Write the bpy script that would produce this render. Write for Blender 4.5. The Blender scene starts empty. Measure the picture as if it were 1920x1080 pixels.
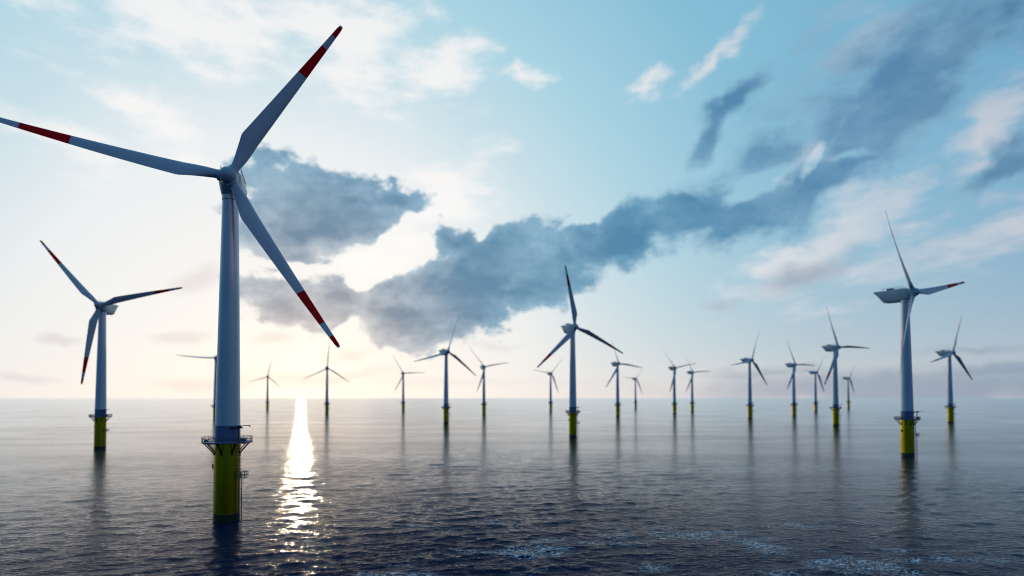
import bpy, bmesh, math, random
import numpy as np
from mathutils import Matrix, Vector
rad = math.radians
SC = bpy.context.scene
COL = SC.collection

# ------------------------------------------------------------------ camera
cam_d = bpy.data.cameras.new("camera")
cam = bpy.data.objects.new("camera", cam_d); COL.objects.link(cam)
cam.location = (0, 0, 32.2)
cam.rotation_euler = (rad(91.5), 0, 0)
cam_d.sensor_width = 36; cam_d.lens = 20.25
cam_d.shift_y = 177.7 / 1920
cam_d.clip_start = 0.5; cam_d.clip_end = 90000
cam_d.dof.use_dof = True; cam_d.dof.focus_distance = 150; cam_d.dof.aperture_fstop = 0.03
SC.camera = cam

# ------------------------------------------------------------------ light and exposure
SUN_AZ, SUN_EL = -20.1, 1.1           # degrees, azimuth from +Y towards +X
SC.view_settings.view_transform = 'Standard'; SC.view_settings.look = 'None'
SC.view_settings.exposure = 0; SC.view_settings.gamma = 1
sun_d = bpy.data.lights.new("sun", 'SUN'); sun_d.energy = 0.12; sun_d.angle = rad(0.6); sun_d.color = (1, .82, .56)
sun = bpy.data.objects.new("sun", sun_d); COL.objects.link(sun)
sdir = Vector((math.sin(rad(SUN_AZ)) * math.cos(rad(SUN_EL)), math.cos(rad(SUN_AZ)) * math.cos(rad(SUN_EL)), math.sin(rad(SUN_EL))))
sun.rotation_euler = sdir.to_track_quat('Z', 'Y').to_euler()
SC.cycles.filter_width = 1.15; SC.cycles.max_bounces = 6; SC.cycles.glossy_bounces = 3; SC.cycles.diffuse_bounces = 2
SC.cycles.sample_clamp_indirect = 4; SC.cycles.caustics_reflective = False; SC.cycles.caustics_refractive = False


class NT:
    """small helper for writing node trees"""
    def __init__(s, tree): s.t = tree; s.n = tree.nodes; s.l = tree.links
    def new(s, kind, **kw):
        n = s.n.new(kind)
        for k, v in kw.items(): setattr(n, k, v)
        return n
    def put(s, sock, v):
        if isinstance(v, bpy.types.NodeSocket): s.l.new(v, sock)
        else: sock.default_value = v
    def m(s, op, a, b=None, c=None, clamp=False):
        n = s.new('ShaderNodeMath', operation=op, use_clamp=clamp)
        for i, v in enumerate((a, b, c)):
            if v is not None: s.put(n.inputs[i], v)
        return n.outputs[0]
    def v(s, op, a, b=None):
        n = s.new('ShaderNodeVectorMath', operation=op); s.put(n.inputs[0], a)
        if b is not None:
            s.put(n.inputs['Scale'] if op == 'SCALE' else n.inputs[1], b)
        return n.outputs['Value'] if op in ('LENGTH', 'DOT_PRODUCT') else n.outputs[0]
    def mix(s, f, a, b, mode='MIX'):
        n = s.new('ShaderNodeMix', data_type='RGBA', blend_type=mode); s.put(n.inputs[0], f)
        s.put(n.inputs[6], a if isinstance(a, bpy.types.NodeSocket) else (*a, 1)); s.put(n.inputs[7], b if isinstance(b, bpy.types.NodeSocket) else (*b, 1))
        return n.outputs[2]
    def rng(s, x, a, b, c=0., d=1., smooth=True):
        n = s.new('ShaderNodeMapRange', interpolation_type='SMOOTHSTEP' if smooth else 'LINEAR')
        for i, v in enumerate((x, a, b, c, d)): s.put(n.inputs[i], v)
        return n.outputs[0]
    def ramp(s, x, stops, interp='LINEAR'):
        n = s.new('ShaderNodeValToRGB'); n.color_ramp.interpolation = interp; s.put(n.inputs[0], x)
        e = n.color_ramp.elements
        while len(e) < len(stops): e.new(.5)
        for q, (p, c) in zip(e, stops): q.position = p; q.color = (*c, 1)
        return n.outputs[0]
    def noise(s, vec, scale, detail=4, rough=.5, out=0, dist=0.):
        n = s.new('ShaderNodeTexNoise'); s.put(n.inputs['Vector'], vec)
        n.inputs['Scale'].default_value = scale; n.inputs['Detail'].default_value = detail
        n.inputs['Roughness'].default_value = rough; n.inputs['Distortion'].default_value = dist
        return n.outputs[out]
    def map(s, vec, loc=(0, 0, 0), rot=(0, 0, 0), sc=(1, 1, 1), kind='POINT'):
        n = s.new('ShaderNodeMapping', vector_type=kind); s.put(n.inputs[0], vec)
        n.inputs[1].default_value = loc; n.inputs[2].default_value = rot; n.inputs[3].default_value = sc
        return n.outputs[0]


# ------------------------------------------------------------------ sky with clouds
def build_world():
    w = bpy.data.worlds.new("World"); SC.world = w; w.use_nodes = True
    w.node_tree.nodes.clear(); T = NT(w.node_tree)
    tc = T.new('ShaderNodeTexCoord').outputs['Generated']
    sep = T.new('ShaderNodeSeparateXYZ'); T.put(sep.inputs[0], T.v('NORMALIZE', tc)); X, Y, Z = sep.outputs
    D = 57.29578
    az = T.m('MULTIPLY', T.m('ARCTAN2', X, Y), D)
    el = T.m('MULTIPLY', T.m('ARCSINE', Z), D)
    ang = T.m('MULTIPLY', T.m('ARCCOSINE', T.v('DOT_PRODUCT', T.v('NORMALIZE', tc), tuple(sdir))), D)
    a01 = T.m('DIVIDE', ang, 180.)
    sky = T.ramp(a01, [(0, (1.15, 1.08, .94)), (.035, (1.0, .97, .92)), (.08, (.93, .93, .92)), (.12, (.85, .90, .92)), (.16, (.58, .76, .84)),
                       (.20, (.40, .67, .79)), (.26, (.24, .53, .70)), (.34, (.17, .44, .64)), (.44, (.05, .23, .47)), (.55, (.018, .15, .37)), (1, (.012, .11, .29))])
    hor = T.ramp(a01, [(0, (1.3, 1.18, .95)), (.04, (1.02, .97, .88)), (.11, (.93, .90, .85)), (.19, (.80, .76, .74)), (.27, (.66, .64, .65)),
                       (.36, (.54, .56, .60)), (.43, (.12, .27, .43)), (.55, (.03, .13, .28)), (1, (.03, .11, .24))])
    hf = T.m('POWER', 2.718, T.m('DIVIDE', T.m('MAXIMUM', el, 0.), -9.))
    base = T.mix(hf, sky, hor)
    # elevation/azimuth plane, in degrees
    cv = T.new('ShaderNodeCombineXYZ'); T.put(cv.inputs[0], az); T.put(cv.inputs[1], el); P = cv.outputs[0]
    wn = T.v('SUBTRACT', T.noise(P, .16, 5, .58, 1), (.5, .5, .5))
    wn2 = T.v('SUBTRACT', T.noise(P, .045, 2, .5, 1), (.5, .5, .5))
    PW = T.v('ADD', P, T.v('ADD', T.v('SCALE', wn, 7.), T.v('SCALE', wn2, 6.)))
    PS = T.v('ADD', P, T.v('SCALE', wn, 3.))
    fine = T.noise(T.map(P, rot=(0, 0, rad(-28)), sc=(.7, 1.25, 1)), .42, 7, .62)
    fine2 = T.noise(T.map(P, loc=(31, 7, 0), rot=(0, 0, rad(-35)), sc=(.5, 1.5, 1)), .3, 6, .6)

    def field(blobs, src, grow=1.):
        f = None
        for (cx, cy, rx, ry, rot, wgt) in blobs:
            g = T.new('ShaderNodeTexGradient', gradient_type='SPHERICAL'); T.put(g.inputs[0], src)
            tm = g.texture_mapping; tm.vector_type = 'TEXTURE'
            k = (1 + wgt) / wgt * grow
            tm.translation = (cx, cy, 0); tm.rotation = (0, 0, rad(rot)); tm.scale = (rx * k, ry * k, 1000.)
            v = T.m('MULTIPLY_ADD', g.outputs['Fac'], 1 + wgt, -1.)
            f = v if f is None else T.m('MAXIMUM', f, v)
        return T.m('MAXIMUM', f, -1.)
    nf = T.m('SUBTRACT', fine, .5); nf2 = T.m('SUBTRACT', fine2, .5)
    side = T.rng(az, 5, 27)
    nf = T.m('ADD', T.m('MULTIPLY', nf, T.m('SUBTRACT', 1., side)), T.m('MULTIPLY', nf2, side))
    # bright high cloud
    Fw = T.m('MULTIPLY_ADD', nf2, 2.6, field(WHITE, PW))
    dw = T.rng(Fw, -.1, .9)
    wcol = T.ramp(a01, [(0, (1.2, 1.15, 1.0)), (.1, (1.02, .99, .96)), (.2, (.97, .94, .93)), (.3, (.62, .66, .73)), (.45, (.62, .58, .62)), (.8, (.55, .52, .57)), (1, (.38, .36, .42))])
    c = T.mix(T.m('MULTIPLY', dw, .85), base, wcol)
    # thin grey-mauve veils near the horizon
    Fm = T.m('MULTIPLY_ADD', nf2, 1.5, field(VEIL, PS))
    dm = T.rng(Fm, -.25, 1.15)
    mcol = T.ramp(a01, [(0, (.93, .86, .78)), (.08, (.80, .76, .75)), (.16, (.63, .63, .68)), (.26, (.33, .40, .50)), (.36, (.25, .34, .45)), (.5, (.08, .15, .25)), (1, (.05, .1, .18))])
    c = T.mix(T.m('MULTIPLY', dm, .82), c, mcol)
    # the dark band of cloud
    Fd = T.m('SUBTRACT', field(DARK, PW, 1.04), T.m('MULTIPLY', T.m('MAXIMUM', field(GAPS, PS), 0.), 1.6))
    Fd = T.m('MULTIPLY_ADD', nf, 1.5, Fd)
    dd = T.rng(Fd, -.18, T.rng(az, -5, 30, .16, .68))
    tex = T.m('ADD', T.m('MULTIPLY', T.m('MINIMUM', Fd, .7), .8), T.m('MULTIPLY', T.m('SUBTRACT', T.noise(T.map(P, loc=(5, 3, 0), rot=(0, 0, rad(-20)), sc=(.6, 1, 1)), .22, 7, .62), .5), 2.2))
    core = T.rng(tex, -.35, .75, smooth=False)
    edge = T.ramp(a01, [(0, (1.1, 1.0, .9)), (.07, (.62, .68, .74)), (.11, (.34, .54, .68)), (.2, (.24, .48, .64)), (.3, (.27, .47, .63)), (.5, (.1, .2, .32)), (1, (.08, .14, .24))])
    dark = T.ramp(a01, [(0, (.5, .45, .45)), (.07, (.15, .245, .35)), (.11, (.085, .23, .37)), (.2, (.065, .225, .39)), (.3, (.10, .255, .43)), (.5, (.04, .13, .25)), (1, (.02, .07, .15))])
    dcol = T.mix(core, edge, dark)
    c = T.mix(T.m('MULTIPLY', dd, .96), c, dcol)
    c = T.mix(T.rng(el, -.6, -1.5), c, (.03, .06, .1))
    # physical sky adds the rest of the blue dome
    ns = T.new('ShaderNodeTexSky'); ns.sky_type = 'NISHITA'; ns.sun_disc = False
    ns.sun_elevation = rad(SUN_EL); ns.sun_rotation = rad(SUN_AZ); ns.altitude = 30; ns.dust_density = .6; ns.ozone_density = 2
    tot = T.v('ADD', T.v('SCALE', c, 9.6), T.v('SCALE', ns.outputs[0], .12))
    bg = T.new('ShaderNodeBackground'); T.put(bg.inputs[0], tot); bg.inputs[1].default_value = .1
    T.put(T.new('ShaderNodeOutputWorld').inputs[0], bg.outputs[0])


# cloud groups: azimuth, elevation, half width, half height (degrees), tilt, weight
def K(px, py, rx, ry, rot=0, w=1.):
    a = math.atan((px - 960) / 1080); e = math.atan((746 - py) / 1080 * math.cos(a)); s = math.degrees(1 / 1080)
    return (math.degrees(a), math.degrees(e), rx * s * math.cos(a) ** 2 * 1.35, ry * s * math.cos(a) * 1.35, rot, w)
DARK = [K(620, 400, 115, 44, 3, 1.2), K(545, 440, 65, 34, 0, 1.), K(735, 370, 50, 22, -8), K(560, 550, 85, 34, -3, 1.05), K(650, 575, 70, 30, 5), K(500, 325, 40, 22, 10, .45),
        K(840, 545, 95, 66, 15, 1.3), K(775, 607, 85, 30, -2, 1.2), K(930, 490, 110, 48, 22, 1.3), K(1020, 510, 80, 42, 20, 1.2), K(860, 445, 44, 20, 0, .8),
        K(1160, 430, 100, 34, 8, 1.2), K(1290, 405, 120, 38, 5, 1.2), K(1430, 400, 110, 34, 18, 1.2), K(1540, 350, 100, 36, 32, 1.2), K(1620, 265, 110, 48, 45, 1.2), K(1690, 175, 150, 66, 48, 1.3),
        K(1800, 90, 140, 50, 42, .9), K(1890, 20, 110, 45, 42, .8), K(1340, 235, 60, 26, 48, .9), K(1395, 175, 48, 26, 50, .8), K(1890, 290, 90, 24, 28, .9), K(1450, 295, 45, 26, 20, .6), K(1345, 350, 80, 20, 10, .5), K(1560, 250, 80, 44, 45, .8), K(1480, 300, 100, 40, 30, .6), K(1740, 100, 200, 80, 42, .6), K(1600, 150, 170, 90, 46, .45),
        (-95, 20, 26, 8, -5, 1), (150, 35, 30, 10, 10, .9), (-150, 16, 34, 6, 0, .8), (120, 9, 40, 4, 0, .8)]
GAPS = [K(600, 497, 110, 8, 0, .9), K(765, 455, 60, 40, 45, 1.), K(700, 520, 40, 22, 30, .9), K(640, 615, 30, 10, 40, .6), K(905, 440, 22, 18, 60, .6), K(1420, 345, 60, 16, 20, .7),
        K(1120, 385, 70, 12, 25, .6), K(1530, 300, 40, 10, 60, .7), K(1600, 290, 40, 9, 0, .6)]
WHITE = [K(300, 35, 330, 55, -6), K(640, 70, 230, 70, -8), K(830, 110, 90, 50, 0), K(230, 170, 60, 25, 10, .8), K(320, 230, 190, 40, -12, .7), K(100, 240, 120, 40, 0, .5),
         K(830, 370, 110, 45, 30, .9), K(760, 470, 120, 80, 40, .8), K(1560, 440, 200, 40, 28, .9), K(1225, 150, 34, 13, 35, .75), K(1345, 95, 85, 18, 32, .75),
         K(980, 125, 45, 15, 10, .8), K(1750, 470, 220, 55, 18, .75), K(1850, 250, 120, 50, 45, .8), K(1600, 90, 120, 50, 40, .6), K(1530, 290, 60, 30, 60, .9), K(1450, 530, 110, 25, 15, .7),
         (-175, 40, 30, 10, 0, .8), (112, 21, 62, 10, 3, 1.8), (60, 50, 30, 12, 0, .8), (-60, 25, 16, 10, 0, .9), (0, 60, 40, 12, 0, .7)]
VEIL = [K(370, 525, 45, 22, 30, 1.3), K(335, 632, 48, 11, 4, 1.4), K(115, 638, 38, 9, 0, 1.4), K(400, 715, 90, 14, 0, 1.2), K(600, 705, 150, 13, 5, 1.3), K(520, 630, 45, 13, 8, 1.3),
        K(650, 662, 40, 9, 0, 1), K(920, 650, 50, 9, 0, .9), K(1500, 515, 90, 22, 20, 1), K(1350, 575, 40, 12, 0, .9), K(1680, 730, 480, 34, 0, 1.5), K(1850, 700, 170, 14, 0, 1.3),
        K(30, 712, 80, 8, 0, 1), K(1440, 700, 130, 12, 0, 1), K(900, 715, 200, 8, 0, .5), K(1820, 655, 120, 9, 0, .7)]
build_world()


# ------------------------------------------------------------------ object helpers
def tag(o, label=None, cat=None, group=None, kind=None):
    for k, v in (('label', label), ('category', cat), ('group', group), ('kind', kind)):
        if v: o[k] = v
    return o
def new_mat(name):
    m = bpy.data.materials.new(name); m.use_nodes = True
    T = NT(m.node_tree); return m, T, m.node_tree.nodes['Principled BSDF']


def mesh_from(name, bm, mat, smooth=40):
    me = bpy.data.meshes.new(name); bm.normal_update()
    for f in bm.faces: f.smooth = True
    lim = rad(smooth)
    for e in bm.edges:
        if len(e.link_faces) == 2 and e.calc_face_angle(0) > lim: e.smooth = False
    bm.to_mesh(me); bm.free(); me.materials.append(mat); return me
def tube(bm, a, b, r, n=8):
    a, b = Vector(a), Vector(b); d = b - a
    q = d.to_track_quat('Z', 'Y').to_matrix().to_4x4()
    bmesh.ops.create_cone(bm, cap_ends=True, segments=n, radius1=r, radius2=r, depth=d.length, matrix=Matrix.Translation((a + b) / 2) @ q)
def box(bm, c, s, M=None, bev=0):
    r = bmesh.ops.create_cube(bm, size=1, matrix=(M or Matrix()) @ Matrix.Translation(c) @ Matrix.Diagonal((*s, 1)))
    if bev:
        es = list({e for v in r['verts'] for e in v.link_edges})
        bmesh.ops.bevel(bm, geom=es, offset=bev, segments=2, affect='EDGES', clamp_overlap=True)
def lathe(bm, prof, n=64, M=None, cap=True):
    rings = []
    for (r, z) in prof:
        rings.append([bm.verts.new((M or Matrix()) @ Vector((r * math.cos(2 * math.pi * k / n), r * math.sin(2 * math.pi * k / n), z))) for k in range(n)])
    for a, b in zip(rings, rings[1:]):
        for k in range(n): bm.faces.new((a[k], a[(k + 1) % n], b[(k + 1) % n], b[k]))
    if cap: bm.faces.new(rings[0][::-1]); bm.faces.new(rings[-1])
def loft(bm, rings, cap=True):
    rs = [[bm.verts.new(p) for p in r] for r in rings]; n = len(rs[0])
    for a, b in zip(rs, rs[1:]):
        for k in range(n): bm.faces.new((a[k], a[(k + 1) % n], b[(k + 1) % n], b[k]))
    if cap: bm.faces.new(rs[0][::-1]); bm.faces.new(rs[-1])
    bmesh.ops.recalc_face_normals(bm, faces=bm.faces)


# ------------------------------------------------------------------ materials
def paint(name, col, rough=.35, spec=.5, metal=0., dirt=.12, scale=.35, coat=0.):
    m, T, B = new_mat(name)
    co = T.new('ShaderNodeTexCoord').outputs['Object']
    n1 = T.noise(T.map(co, sc=(1, 1, .25)), scale, 6, .6)
    n2 = T.noise(co, scale * 9, 4, .6)
    f = T.rng(T.m('MULTIPLY_ADD', n2, .4, n1), .5, .95)
    T.put(B.inputs['Base Color'], T.mix(T.m('MULTIPLY', f, dirt * 4), col, tuple(x * .72 for x in col)))
    T.put(B.inputs['Roughness'], T.m('MULTIPLY_ADD', n2, .15, rough - .07))
    B.inputs['Metallic'].default_value = metal; B.inputs['Specular IOR Level'].default_value = spec
    B.inputs['Coat Weight'].default_value = coat
    return m
M_WHITE = paint('white_gelcoat', (.48, .56, .62), .38, .5)
M_NACELLE = paint('nacelle_shell', (.60, .62, .64), .35, .5)
def tower_paint():     # matt lower sections, blending to a pinker, glossier, more metallic upper third
    m, T, B = new_mat('tower_paint')
    co = T.new('ShaderNodeTexCoord').outputs['Object']
    s = T.new('ShaderNodeSeparateXYZ'); T.put(s.inputs[0], co); z = s.outputs[2]
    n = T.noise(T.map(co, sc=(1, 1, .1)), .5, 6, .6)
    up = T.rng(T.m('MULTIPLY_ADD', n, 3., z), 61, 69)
    seam = T.rng(T.m('ABSOLUTE', T.m('SUBTRACT', T.m('MODULO', T.m('SUBTRACT', z, 24.9), 20.), 10.)), 9.9, 9.97)
    lo = T.mix(T.rng(n, .4, .75), (.52, .60, .66), (.46, .53, .59))
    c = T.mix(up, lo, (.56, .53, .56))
    c = T.mix(T.m('MULTIPLY', seam, .25), c, (.15, .18, .2))
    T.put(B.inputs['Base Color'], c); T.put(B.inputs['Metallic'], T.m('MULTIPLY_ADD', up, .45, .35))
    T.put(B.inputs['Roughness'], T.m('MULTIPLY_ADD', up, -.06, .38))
    return m
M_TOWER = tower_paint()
M_COLLAR = paint('collar_steel', (.10, .16, .30), .3, .6)
M_STEEL = paint('platform_steel', (.13, .17, .30), .4, .5)
M_BLACK = paint('black_steel', (.02, .02, .022), .45, .4)
M_RAIL = paint('rail_steel', (.06, .075, .12), .45, .5)


def blade_material():
    m, T, B = new_mat('blade_gelcoat_with_red_bands')
    co = T.new('ShaderNodeTexCoord').outputs['Object']
    s = T.new('ShaderNodeSeparateXYZ'); T.put(s.inputs[0], co); r = T.m('DIVIDE', s.outputs[2], 50.)
    def band(a, b): return T.m('MULTIPLY', T.m('GREATER_THAN', r, a), T.m('LESS_THAN', r, b))
    red = T.m('MAXIMUM', band(.66, .85), band(.93, .992))
    n = T.noise(T.map(co, sc=(1, 1, .15)), .8, 6, .6)
    wear = T.rng(n, .45, .8)
    white = T.mix(T.m('MULTIPLY', wear, .4), (.56, .64, .70), (.46, .53, .59))
    rd = T.mix(T.m('MULTIPLY', wear, .3), (.9, .003, .010), (.78, .005, .010))
    T.put(B.inputs['Base Color'], T.mix(red, white, rd))
    B.inputs['Roughness'].default_value = .4; T.put(B.inputs['Specular IOR Level'], T.m('MULTIPLY_ADD', red, -.42, .5))
    return m
M_BLADE = blade_material()


def pile_material():
    m, T, B = new_mat('yellow_pile_paint')
    co = T.new('ShaderNodeTexCoord').outputs['Object']
    s = T.new('ShaderNodeSeparateXYZ'); T.put(s.inputs[0], co); z = s.outputs[2]
    n = T.noise(T.map(co, sc=(1, 1, .12)), .9, 6, .65)
    n2 = T.noise(co, 1.6, 6, .65)
    yel = T.mix(T.rng(n, .42, .75), (.52, .35, .005), (.40, .26, .005))
    yel = T.mix(T.rng(T.m('MULTIPLY_ADD', n2, 1., T.m('MULTIPLY', n, .4)), .83, .98), yel, (.12, .075, .02))
    top = T.m('MULTIPLY_ADD', n2, 1.2, 1.3)
    wet = T.rng(T.m('SUBTRACT', z, top), -.25, .35, 1, 0)
    T.put(B.inputs['Base Color'], T.mix(wet, yel, (.018, .03, .012))); T.put(B.inputs['Metallic'], T.m('MULTIPLY_ADD', wet, -.92, .92))
    T.put(B.inputs['Roughness'], T.m('MULTIPLY_ADD', n2, .1, T.m('MULTIPLY_ADD', wet, .1, .18)))
    return m
M_PILE = pile_material()

# ------------------------------------------------------------------ turbine parts (metres; hub height 90)
DECK = 20.6
def make_blade(mirror):
    bm = bmesh.new(); R = 50.; n = 28; rings = []
    st = [1.2, 2.2, 3.2, 4.5, 6, 7.5, 9, 10.2, 11, 12, 14, 17, 21, 26, 31, 36, 41, 45, 47.5, 49, 49.7, 50]
    for r in st:
        t = r / R
        if r < 10.6:
            k = max(0, (r - 3.2) / 7.4); te = 1.12 + (3.35 - 1.12) * k ** 1.15; le = -1.12 - .2 * math.sin(math.pi * min(1, k))
        else:
            k = (r - 10.6) / (R - 10.6); te = 3.35 + (.62 - 3.35) * k ** .93; le = -1.15 + (.72) * k
        if r > 49: q = (r - 49); te -= .15 * q; le += .15 * q
        rd = min(1, max(0, (r - 2.5) / 8)); rd = rd * rd * (3 - 2 * rd)
        c = te - le; th = (1 - rd) * 1.12 * 2 + rd * c * (.30 - .17 * min(1, max(0, (t - .2) / .5)))
        tw = rad(16 * (1 - t) ** 2 * rd); bend = 2.6 * t * t
        ring = []
        for i in range(n):
            a = 2 * math.pi * i / n; x = (1 - math.cos(a)) / 2   # 0 at LE, 1 at TE
            xx = le + c * x; yc = math.sin(a) * th / 2
            yf = math.copysign(1, math.sin(a)) * th * 1.55 * (1.48 * math.sqrt(max(x, 0)) - .63 * x - 1.76 * x * x + 1.42 * x ** 3 - .508 * x ** 4) * .66
            y = yc * (1 - rd) + yf * rd
            X = xx * math.cos(tw) - y * math.sin(tw); Y = xx * math.sin(tw) + y * math.cos(tw)
            ring.append(((-X if mirror else X), Y + bend, r))
        rings.append(ring)
    loft(bm, rings)
    bmesh.ops.remove_doubles(bm, verts=bm.verts, dist=.0005)
    return mesh_from('blade', bm, M_BLADE, 35)

def hub_mesh():      # local: +Z = rotor axis pointing upwind, blades in XY plane at 90-degree start
    bm = bmesh.new()
    prof = [(1.75, -2.6), (2.05, -2.3), (2.2, -1.4), (2.25, 0), (2.2, .9), (2.0, 1.7), (1.6, 2.3), (1.05, 2.75), (.5, 2.98), (.12, 3.05)]
    lathe(bm, prof, 48)
    for k in range(3):
        a = 2 * math.pi * k / 3
        M = Matrix.Rotation(a, 4, 'Z') @ Matrix.Rotation(rad(90), 4, 'Y')
        lathe(bm, [(1.62, .6), (1.55, 1.6), (1.42, 2.3), (1.3, 2.62), (1.2, 2.7)], 32, M)
    return mesh_from('hub', bm, M_WHITE, 50)

def super_ring(y, w, zt, zb, n=36, p=5., wb=.72):
    out = []
    for i in range(n):
        a = 2 * math.pi * i / n; c, s = math.cos(a), math.sin(a)
        x = math.copysign(abs(c) ** (2 / p), c); z = math.copysign(abs(s) ** (2 / p), s)
        f = 1 if z > 0 else 1 + (wb - 1) * (-z) ** 1.2
        out.append((x * w / 2 * f, y, (zt + zb) / 2 + z * (zt - zb) / 2))
    return out
def nacelle_mesh():   # local: -Y is upwind (towards the hub), origin at hub height on the tower axis
    bm = bmesh.new()
    R = []
    for (y, w, zt, zb, p) in [(-3.0, 3.6, 1.6, -2.3, 3), (-2.9, 4.2, 2.0, -2.7, 3.2), (-2.2, 5.0, 2.5, -3.6, 4), (-1.2, 5.5, 2.75, -4.2, 5), (.5, 5.7, 2.85, -4.4, 6), (3, 5.7, 2.95, -4.4, 6),
                              (6, 5.6, 2.95, -4.35, 6), (9, 5.5, 2.95, -4.2, 6), (10.6, 5.45, 3.0, -3.8, 6), (11.6, 5.4, 3.05, -2.8, 6), (13.4, 5.2, 3.1, -.4, 6), (15.0, 5.1, 3.15, 1.5, 6), (15.6, 4.9, 3.1, 2.0, 6), (15.7, 4.6, 3.0, 2.2, 5)]:
        R.append(super_ring(y, w, zt, zb, 40, p, .74))
    loft(bm, R)
    return mesh_from('nacelle', bm, M_NACELLE, 30)
def nacelle_gear_mesh():
    bm = bmesh.new()
    box(bm, (0, 7.5, 3.45), (2.4, 3.2, .9), bev=.12)
    return mesh_from('cooler', bm, M_STEEL)
def mast_mesh():
    bm = bmesh.new()
    tube(bm, (1.9, 12.8, 3.0), (1.9, 12.8, 5.0), .06); tube(bm, (1.3, 12.8, 4.8), (2.5, 12.8, 4.8), .04)
    return mesh_from('wind_mast', bm, M_STEEL)
def nacelle_rail_mesh():
    bm = bmesh.new()
    for s in (-1, 1):
        for z in (3.6, 4.1): tube(bm, (s * 2.45, -.4, z), (s * 2.45, 11, z + .1), .045, 6)
        for k in range(8): tube(bm, (s * 2.45, -.4 + k * 11.4 / 7, 2.6), (s * 2.45, -.4 + k * 11.4 / 7, 4.15), .045, 6)
    return mesh_from('roof_railing', bm, M_RAIL)

def tower_mesh():
    bm = bmesh.new(); prof = [(3.08, 24.9)]
    segs = [24.9, 40, 55, 70, 84.9]
    def rr(z): return 3.08 + (2.02 - 3.08) * (z - 24.9) / 60
    for z in range(30, 84, 6): prof.append((rr(z), z))
    prof += [(2.02, 84.9), (2.15, 85.0), (2.15, 86.2)]
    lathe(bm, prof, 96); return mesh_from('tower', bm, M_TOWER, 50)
def collar_mesh():
    bm = bmesh.new(); lathe(bm, [(3.12, DECK + .15), (3.12, 22.4), (3.12, 24.55), (3.2, 24.56), (3.2, 24.9), (3.0, 24.91)], 96)
    return mesh_from('collar', bm, M_COLLAR, 50)
def pile_mesh():
    bm = bmesh.new(); lathe(bm, [(3.22, z) for z in (-12, -4, 0, 5, 10, 15, DECK - .22)], 96)
    return mesh_from('monopile', bm, M_PILE, 50)
def fender_mesh():
    bm = bmesh.new()
    box(bm, (-3.42, -.3, 14.1), (.5, .8, 1.3), bev=.06)
    return mesh_from('anode_box', bm, M_BLACK)
PR = 6.1
def deck_mesh():
    bm = bmesh.new()
    lathe(bm, [(3.2, DECK - .2), (PR, DECK - .2), (PR + .05, DECK - .15), (PR + .05, DECK + .1), (PR, DECK + .15), (3.1, DECK + .15)], 48, cap=False)
    for k in range(16):
        a = 2 * math.pi * k / 16; tube(bm, (3.2 * math.cos(a), 3.2 * math.sin(a), DECK - .36), (6.0 * math.cos(a), 6.0 * math.sin(a), DECK - .3), .12, 6)
    return mesh_from('deck', bm, M_STEEL)
def railing_mesh():
    bm = bmesh.new(); n = 48
    for z in (DECK + .5, DECK + .88, DECK + 1.3):
        for k in range(n):
            a, b = 2 * math.pi * k / n, 2 * math.pi * (k + 1) / n
            tube(bm, (6.05 * math.cos(a), 6.05 * math.sin(a), z), (6.05 * math.cos(b), 6.05 * math.sin(b), z), .065, 6)
    for k in range(24):
        a = 2 * math.pi * k / 24; tube(bm, (6.05 * math.cos(a), 6.05 * math.sin(a), DECK), (6.05 * math.cos(a), 6.05 * math.sin(a), DECK + 1.3), .045, 6)
    return mesh_from('railing', bm, M_RAIL)
def bracket_mesh():   # a pair of raking struts, pointing along +X
    bm = bmesh.new()
    tube(bm, (5.7, 0, DECK - .3), (3.15, 0, DECK - 3.2), .15); tube(bm, (4.9, 0, DECK - .3), (3.15, 0, DECK - 2.5), .12)
    box(bm, (3.3, 0, DECK - 3.0), (.3, .5, .8))
    return mesh_from('bracket', bm, M_BLACK)
def cabinet_mesh():
    bm = bmesh.new(); box(bm, (4.9, -1.6, DECK + .62), (1.3, .9, .85), bev=.05); 
    return mesh_from('deck_cabinet', bm, M_STEEL)
def toolbox_mesh():
    bm = bmesh.new(); box(bm, (-4.6, -2.0, DECK + .45), (.8, .7, .6), bev=.05)
    return mesh_from('toolbox', bm, M_STEEL)
def crane_mesh():
    bm = bmesh.new(); x, y = 3.95, -2.2
    tube(bm, (x, y, DECK + .15), (x, y, DECK + 3.9), .2, 12); tube(bm, (x, y, DECK + .15), (x, y, DECK + .5), .45, 12)
    box(bm, (x + .05, y, DECK + 4.0), (.8, .7, .55), bev=.05)
    return mesh_from('crane', bm, M_BLACK)
def crane_boom_mesh():
    bm = bmesh.new(); x, y, z = 3.95, -2.2, DECK + 4.15
    tube(bm, (x + .9, y, z - .35), (x - 2.9, y - .4, z - .62), .17, 8); tube(bm, (x - 2.6, y - .4, z - .45), (x - .4, y, z - .1), .08)
    tube(bm, (x + .2, y, z + .05), (x + 1.1, y, z - .35), .14)
    return mesh_from('boom', bm, M_BLACK)
def crane_jib_mesh():
    bm = bmesh.new(); x, y, z = 3.95, -2.2, DECK + 4.15
    tube(bm, (x + .2, y, z + .1), (x + 3.0, y, z + .28), .1); tube(bm, (x + 2.9, y, z + .28), (x + 2.95, y, z - .2), .14)
    return mesh_from('jib', bm, M_RAIL)
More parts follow.
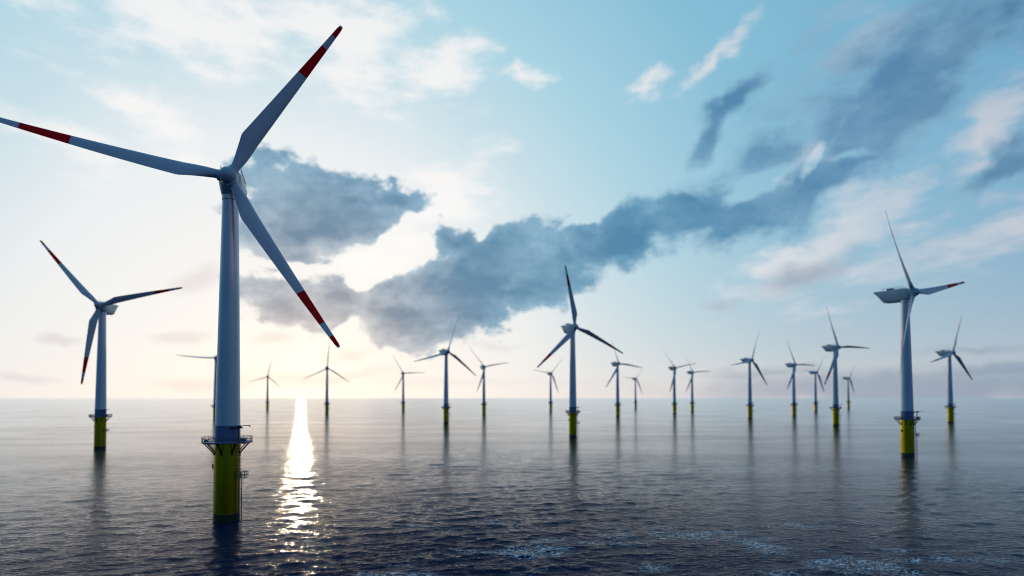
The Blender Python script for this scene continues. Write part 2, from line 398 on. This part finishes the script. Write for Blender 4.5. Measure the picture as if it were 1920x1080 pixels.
def ladder_mesh():
    bm = bmesh.new()
    for x in (3.66, 4.45): tube(bm, (x, -1.1, -3), (x, -1.1, 12.6), .12, 8)
    tube(bm, (3.66, -1.1, 12.5), (3.66, -1.1, DECK - .3), .12, 8)
    for k in range(34): tube(bm, (3.66, -1.1, -.6 + k * .38), (4.45, -1.1, -.6 + k * .38), .035, 6)
    for k in range(8): tube(bm, (3.0, -.9, 1.2 + k * 2.4), (4.3, -1.1, 1.2 + k * 2.4), .06, 6)
    for k in range(8): tube(bm, (3.1, -1.0, 13.6 + k * .85), (4.25, -1.1, 13.6 + k * .85), .09, 6)
    return mesh_from('ladder', bm, M_RAIL)
def rest_mesh():
    bm = bmesh.new(); x0, x1, y0, y1 = 3.4, 5.5, -1.9, .1
    box(bm, ((x0 + x1) / 2, (y0 + y1) / 2, 11.2), (x1 - x0, y1 - y0, .12))
    for z in (11.9, 12.8):
        for (a, b) in (((x0, y0), (x1, y0)), ((x1, y0), (x1, y1)), ((x1, y1), (x0, y1))): tube(bm, (*a, z), (*b, z), .085, 6)
    for (x, y) in ((x0, y0), (x1, y0), (x1, y1), (x0, y1), (4.5, y0), (x1, -.9), (4.5, y1)): tube(bm, (x, y, 11.2), (x, y, 12.8), .08, 6)
    return mesh_from('rest_cage', bm, M_RAIL)

MESH = dict(blade=make_blade(False), blade_m=make_blade(True), hub=hub_mesh(), nacelle=nacelle_mesh(), gear=nacelle_gear_mesh(), mast=mast_mesh(), toolbox=toolbox_mesh(), nrail=nacelle_rail_mesh(),
            tower=tower_mesh(), collar=collar_mesh(), pile=pile_mesh(), fender=fender_mesh(), deck=deck_mesh(), rail=railing_mesh(), bracket=bracket_mesh(),
            cabinet=cabinet_mesh(), crane=crane_mesh(), boom=crane_boom_mesh(), jib=crane_jib_mesh(), ladder=ladder_mesh(), rest=rest_mesh())
OVER = 4.5
def part(name, me, parent, M=None):
    o = bpy.data.objects.new(name, me); COL.objects.link(o); o.parent = parent
    if M is not None: o.matrix_local = M
    return o
def turbine(x, y, yaw, angles, label, mirror=(0, 0, 0), pitch=(52, 52, 52), turn=0, span=1.):
    """yaw: bearing of the rotor axis, 0 = towards -Y, positive towards +X; angles: three blade angles"""
    root = bpy.data.objects.new('wind_turbine', None); COL.objects.link(root); root.location = (x, y, 0)
    tag(root, label, 'wind turbine', 'wind turbines standing in the sea')
    ya = rad(yaw); d = Vector((math.sin(ya), -math.cos(ya), 0)); u = Vector((math.cos(ya), math.sin(ya), 0)); up = Vector((0, 0, 1))
    Rt = Matrix.Rotation(rad(turn), 4, 'Z')
    p = part('monopile', MESH['pile'], root); part('ladder', MESH['ladder'], p, Rt); part('rest_cage', MESH['rest'], p, Rt); part('anode_box', MESH['fender'], p, Rt)
    pl = part('platform', MESH['deck'], root); part('railing', MESH['rail'], pl); part('deck_cabinet', MESH['cabinet'], pl, Rt); part('toolbox', MESH['toolbox'], pl, Rt)
    for k in range(8): part('bracket', MESH['bracket'], pl, Rt @ Matrix.Rotation(2 * math.pi * (k + .02) / 8, 4, 'Z'))
    part('collar', MESH['collar'], root)
    c = part('crane', MESH['crane'], root, Rt); part('boom', MESH['boom'], c); part('jib', MESH['jib'], c)
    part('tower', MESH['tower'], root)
    Mn = Matrix.Translation((0, 0, 90)) @ Matrix.Rotation(ya, 4, 'Z')
    nc = part('nacelle', MESH['nacelle'], root, Mn); part('cooler', MESH['gear'], nc); part('wind_mast', MESH['mast'], nc); part('roof_railing', MESH['nrail'], nc)
    hc = Vector((0, 0, 90)) + OVER * d
    def frame(X, Y, Z, o): return Matrix(((X.x, Y.x, Z.x, o.x), (X.y, Y.y, Z.y, o.y), (X.z, Y.z, Z.z, o.z), (0, 0, 0, 1)))
    a0 = rad(angles[0]); s = math.cos(a0) * u + math.sin(a0) * up; t = -math.sin(a0) * u + math.cos(a0) * up
    part('hub', MESH['hub'], root, frame(s, t, d, hc))
    for a, mi, b in zip(angles, mirror, pitch):
        a = rad(a); b = rad(b); s = math.cos(a) * u + math.sin(a) * up; t = -math.sin(a) * u + math.cos(a) * up
        if mi: t = -t
        X = math.cos(b) * t + math.sin(b) * d; Y = X.cross(s) if mi else s.cross(X)
        part('blade', MESH['blade_m' if mi else 'blade'], root, frame(-X if mi else X, Y, s, hc) @ Matrix.Scale(span, 4))
    return root
def tri(a): return (a, a + 120, a + 240)

turbine(-75.5, 153.2, 19, (58.5, 173, 301.5), 'nearest and largest wind turbine, with a crane on its deck and broad red-banded blades', (0, 0, 1), (18, 18, 18), span=1.045)
turbine(-259, 363, 11, (16, 131, 259.5), 'second largest turbine on the left, standing alone left of the nearest one', (0, 0, 1), (34, 34, 34))
turbine(217.8, 317.9, 28, (10.3, 128, 246), 'large turbine at right seen side on, long grey nacelle pointing left', (1, 0, 1), (22, 32, 27))
turbine(49.8, 472.2, 25, (101, 224, 338), 'mid-sized turbine right of centre, one blade straight up against the dark cloud', (1, 0, 0), (30, 20, 45))
turbine(-82.4, 720.1, 36, (74, 199, 326), 'turbine left of the picture centre seen square on, under the lowest bulge of cloud')
turbine(370.7, 660.2, 23, (2.5, 116, 242), 'mid-sized turbine left of the side-on one, a blade level to the right')
turbine(560.8, 737.5, 23, (72.5, 198, 318.5), 'rightmost turbine in view, beyond the large side-on one')
turbine(179.4, 978.5, 29, tri(115.5), 'turbine whose top blade meets the right blade tip of the mid-sized central one')
turbine(364.2, 882.2, 30, tri(73), 'turbine alone midway between a close pair and a cluster of four')
turbine(494.1, 1010, 27, tri(2), 'small turbine with a level right blade, leftmost of the cluster of four')
turbine(687, 1303.9, 27, tri(57.5), 'small turbine close left of the mid-sized right one, a blade level to the left')
turbine(986.8, 1690.6, 32, tri(57.5), 'tiny pale turbine close to the right of the mid-sized right turbine')
turbine(315.1, 1118.1, 24, tri(13.5), 'left and taller one of the close pair right of centre')
turbine(407.7, 1304, 24, tri(5.5), 'right and smaller one of the close pair right of centre')
turbine(-52.7, 1079.6, 24, tri(13), 'small turbine just right of the square-on one left of centre, blades forming a V')
turbine(91.2, 1360.6, 24, tri(52.5), 'tiny turbine just left of the mid-sized central one, blade raised to the right')
turbine(-359.1, 1118.1, 24, tri(88), 'dark small turbine right beside the sun glare, one blade straight up')
turbine(-257, 1360.6, 24, tri(4.5), 'tiny pale turbine between the sun glare and the square-on turbine')
turbine(-663.9, 1564.3, 24, tri(79.5), 'faint washed-out turbine just left of the sun glare')
turbine(-429.7, 835.5, 24, tri(59.5), 'turbine almost hidden behind the tower of the nearest one')
turbine(372.4, 1737.8, 24, tri(56.5), 'tiniest turbine, alone just right of the one touching a blade tip')


# ------------------------------------------------------------------ the sea
def sea():
    rng = np.random.default_rng(11)
    front = np.radians(np.linspace(-47, 47, 1500))
    back = np.radians(np.arange(50, 311, 3.0))
    th = np.concatenate([front, back]); nth = len(th)
    r = [62.]
    while r[-1] < 900: r.append(r[-1] + max(.16, r[-1] ** 2 / 18432 * .45))
    while r[-1] < 45000: r.append(r[-1] * 1.07)
    r = np.array([0.5, 20., 45.] + r); nr = len(r)
    TH, RR = np.meshgrid(th, r)
    X = np.sin(TH) * RR; Y = np.cos(TH) * RR; Zh = np.zeros_like(X)
    dr = np.gradient(r)[:, None] * np.ones((1, nth)); da = np.where(np.abs((TH + np.pi) % (2 * np.pi) - np.pi) < rad(47.01), RR * rad(94 / 1500), RR * rad(3))
    sp = np.maximum(dr, da)
    dX = np.zeros_like(X); dY = np.zeros_like(X)
    N = 110; lam = .8 * (13 / .8) ** rng.random(N)
    env = 1 + .35 * np.sin(X * .021 + Y * .013 + 1) * np.sin(Y * .017 - X * .009) + .25 * np.sin(X * .05 - Y * .031)
    for i in range(N):
        L = lam[i]; a = rad(-80) + rng.normal() * rad(42)      # heading of the wave
        k = 2 * math.pi / L; slope = .0155 * min(1, (L / 3) ** -.4)
        A = slope / k; f = np.clip((L / sp - 2.2) / 2.5, 0, 1)
        if f.max() <= 0: continue
        ph = k * (math.cos(a) * X + math.sin(a) * Y) + rng.random() * 6.283
        Zh += A * f * env * np.sin(ph); q = .95 * A * f * env * np.cos(ph); dX += q * math.cos(a); dY += q * math.sin(a)
    co = np.stack([X + dX, Y + dY, Zh], -1).reshape(-1, 3)
    I = np.arange(nr * nth).reshape(nr, nth); J = np.roll(I, -1, 1)
    quads = np.stack([I[:-1], I[1:], J[1:], J[:-1]], -1).reshape(-1, 4)
    me = bpy.data.meshes.new('water')
    me.vertices.add(len(co)); me.vertices.foreach_set('co', co.ravel().astype(np.float32))
    nq = len(quads); tot = nq * 4 + nth
    me.loops.add(tot); me.polygons.add(nq + 1)
    cap = I[0][::-1].copy()
    me.loops.foreach_set('vertex_index', np.concatenate([quads.ravel(), cap[::-1]]).astype(np.int32))
    me.polygons.foreach_set('loop_start', np.concatenate([np.arange(nq) * 4, [nq * 4]]).astype(np.int32))
    me.polygons.foreach_set('use_smooth', np.ones(nq + 1, bool))
    me.update(calc_edges=True); me.validate()
    if me.polygons[10].normal.z < 0: me.flip_normals()
    m, T, B = new_mat('sea_water')
    g = T.new('ShaderNodeNewGeometry').outputs['Position']
    s = T.new('ShaderNodeSeparateXYZ'); T.put(s.inputs[0], g)
    dist = T.v('LENGTH', T.v('MULTIPLY', g, (1, 1, 0)))
    n1 = T.noise(T.map(g, rot=(0, 0, rad(14)), sc=(.55, 1, 1)), 1.1, 5, .6, dist=.3)
    n2 = T.noise(T.map(g, rot=(0, 0, rad(-18)), sc=(.5, 1, 1)), .28, 4, .55, dist=.5)
    n3 = T.noise(T.map(g, sc=(.5, 1, 1)), .05, 3, .5)
    far = T.rng(dist, 90, 900)
    h = T.m('ADD', T.m('MULTIPLY', n1, T.m('MULTIPLY_ADD', far, -.09, .19)), T.m('MULTIPLY', n2, T.m('MULTIPLY_ADD', far, .0, .12)))
    h = T.m('ADD', h, T.m('MULTIPLY', n3, T.m('MULTIPLY', far, .35)))
    bp = T.new('ShaderNodeBump'); bp.inputs['Strength'].default_value = 1.; bp.inputs['Distance'].default_value = 1.0; T.put(bp.inputs['Height'], h)
    T.put(B.inputs['Normal'], bp.outputs[0])
    # foam: torn lacy patches
    patch = T.noise(T.map(g, loc=(3.7, 8.1, 0), sc=(.6, 1, 1)), .06, 3, .6)
    loc = T.v('LENGTH', T.map(g, loc=(42, 114, 0), sc=(115, 90, 1000), kind='TEXTURE'))
    pm = T.m('ADD', patch, T.rng(loc, 0, 1.3, .16, -.14, False))
    gw = T.v('ADD', g, T.v('SCALE', T.v('SUBTRACT', T.noise(g, .5, 4, .6, 1), (.5, .5, .5)), 2.6))
    vo = T.new('ShaderNodeTexVoronoi', feature='DISTANCE_TO_EDGE'); T.put(vo.inputs['Vector'], T.map(gw, sc=(.45, .9, 0))); vo.inputs['Scale'].default_value = 1.3
    lace = T.rng(vo.outputs['Distance'], 0, .13, 1, 0)
    speck = T.noise(T.map(g, sc=(.55, 1, 1)), 3.4, 5, .75)
    f1 = T.m('MULTIPLY', T.rng(pm, .61, .73), T.rng(T.m('MULTIPLY_ADD', lace, .36, speck), .68, .86))
    f2 = T.m('MULTIPLY', T.rng(pm, .48, .70), T.rng(T.m('MULTIPLY_ADD', lace, .14, speck), .72, .83))
    fm = T.m('MAXIMUM', f1, T.m('MULTIPLY', f2, .7))
    fm = T.m('MULTIPLY', fm, T.rng(dist, 150, 400, 1, .3))
    T.put(B.inputs['Base Color'], T.mix(fm, (.002, .016, .048), (.95, .99, 1.)))
    B.inputs['Roughness'].default_value = .9; B.inputs['Specular IOR Level'].default_value = 0.
    fr = T.new('ShaderNodeFresnel'); fr.inputs[0].default_value = 1.333; T.put(fr.inputs['Normal'], bp.outputs[0])
    mid = T.rng(dist, 105, 420)
    gust = T.noise(T.map(g, rot=(0, 0, rad(8)), sc=(.35, 1, 1)), .018, 4, .6)
    fac = T.m('MULTIPLY', T.m('POWER', fr.outputs[0], T.m('MULTIPLY_ADD', mid, -1.45, 2.7)), T.m('MULTIPLY_ADD', mid, -.9, 1.95), clamp=True)
    fac = T.m('MULTIPLY', fac, T.rng(gust, .3, .7, .86, 1.08))
    fac = T.m('MULTIPLY', fac, T.m('MULTIPLY_ADD', fm, -.7, 1.))
    gl = T.new('ShaderNodeBsdfGlossy'); T.put(gl.inputs['Roughness'], T.rng(dist, 120, 1000, .035, .15, False)); T.put(gl.inputs['Normal'], bp.outputs[0]); gl.inputs[0].default_value = (.96, .97, .98, 1)
    mx = T.new('ShaderNodeMixShader'); T.put(mx.inputs[0], fac); T.put(mx.inputs[1], B.outputs[0]); T.put(mx.inputs[2], gl.outputs[0])
    T.put(m.node_tree.nodes['Material Output'].inputs[0], mx.outputs[0])
    me.materials.append(m)
    o = bpy.data.objects.new('water', me); COL.objects.link(o); tag(o, 'dark blue rippled open sea with torn foam flecks', kind='structure')
sea()
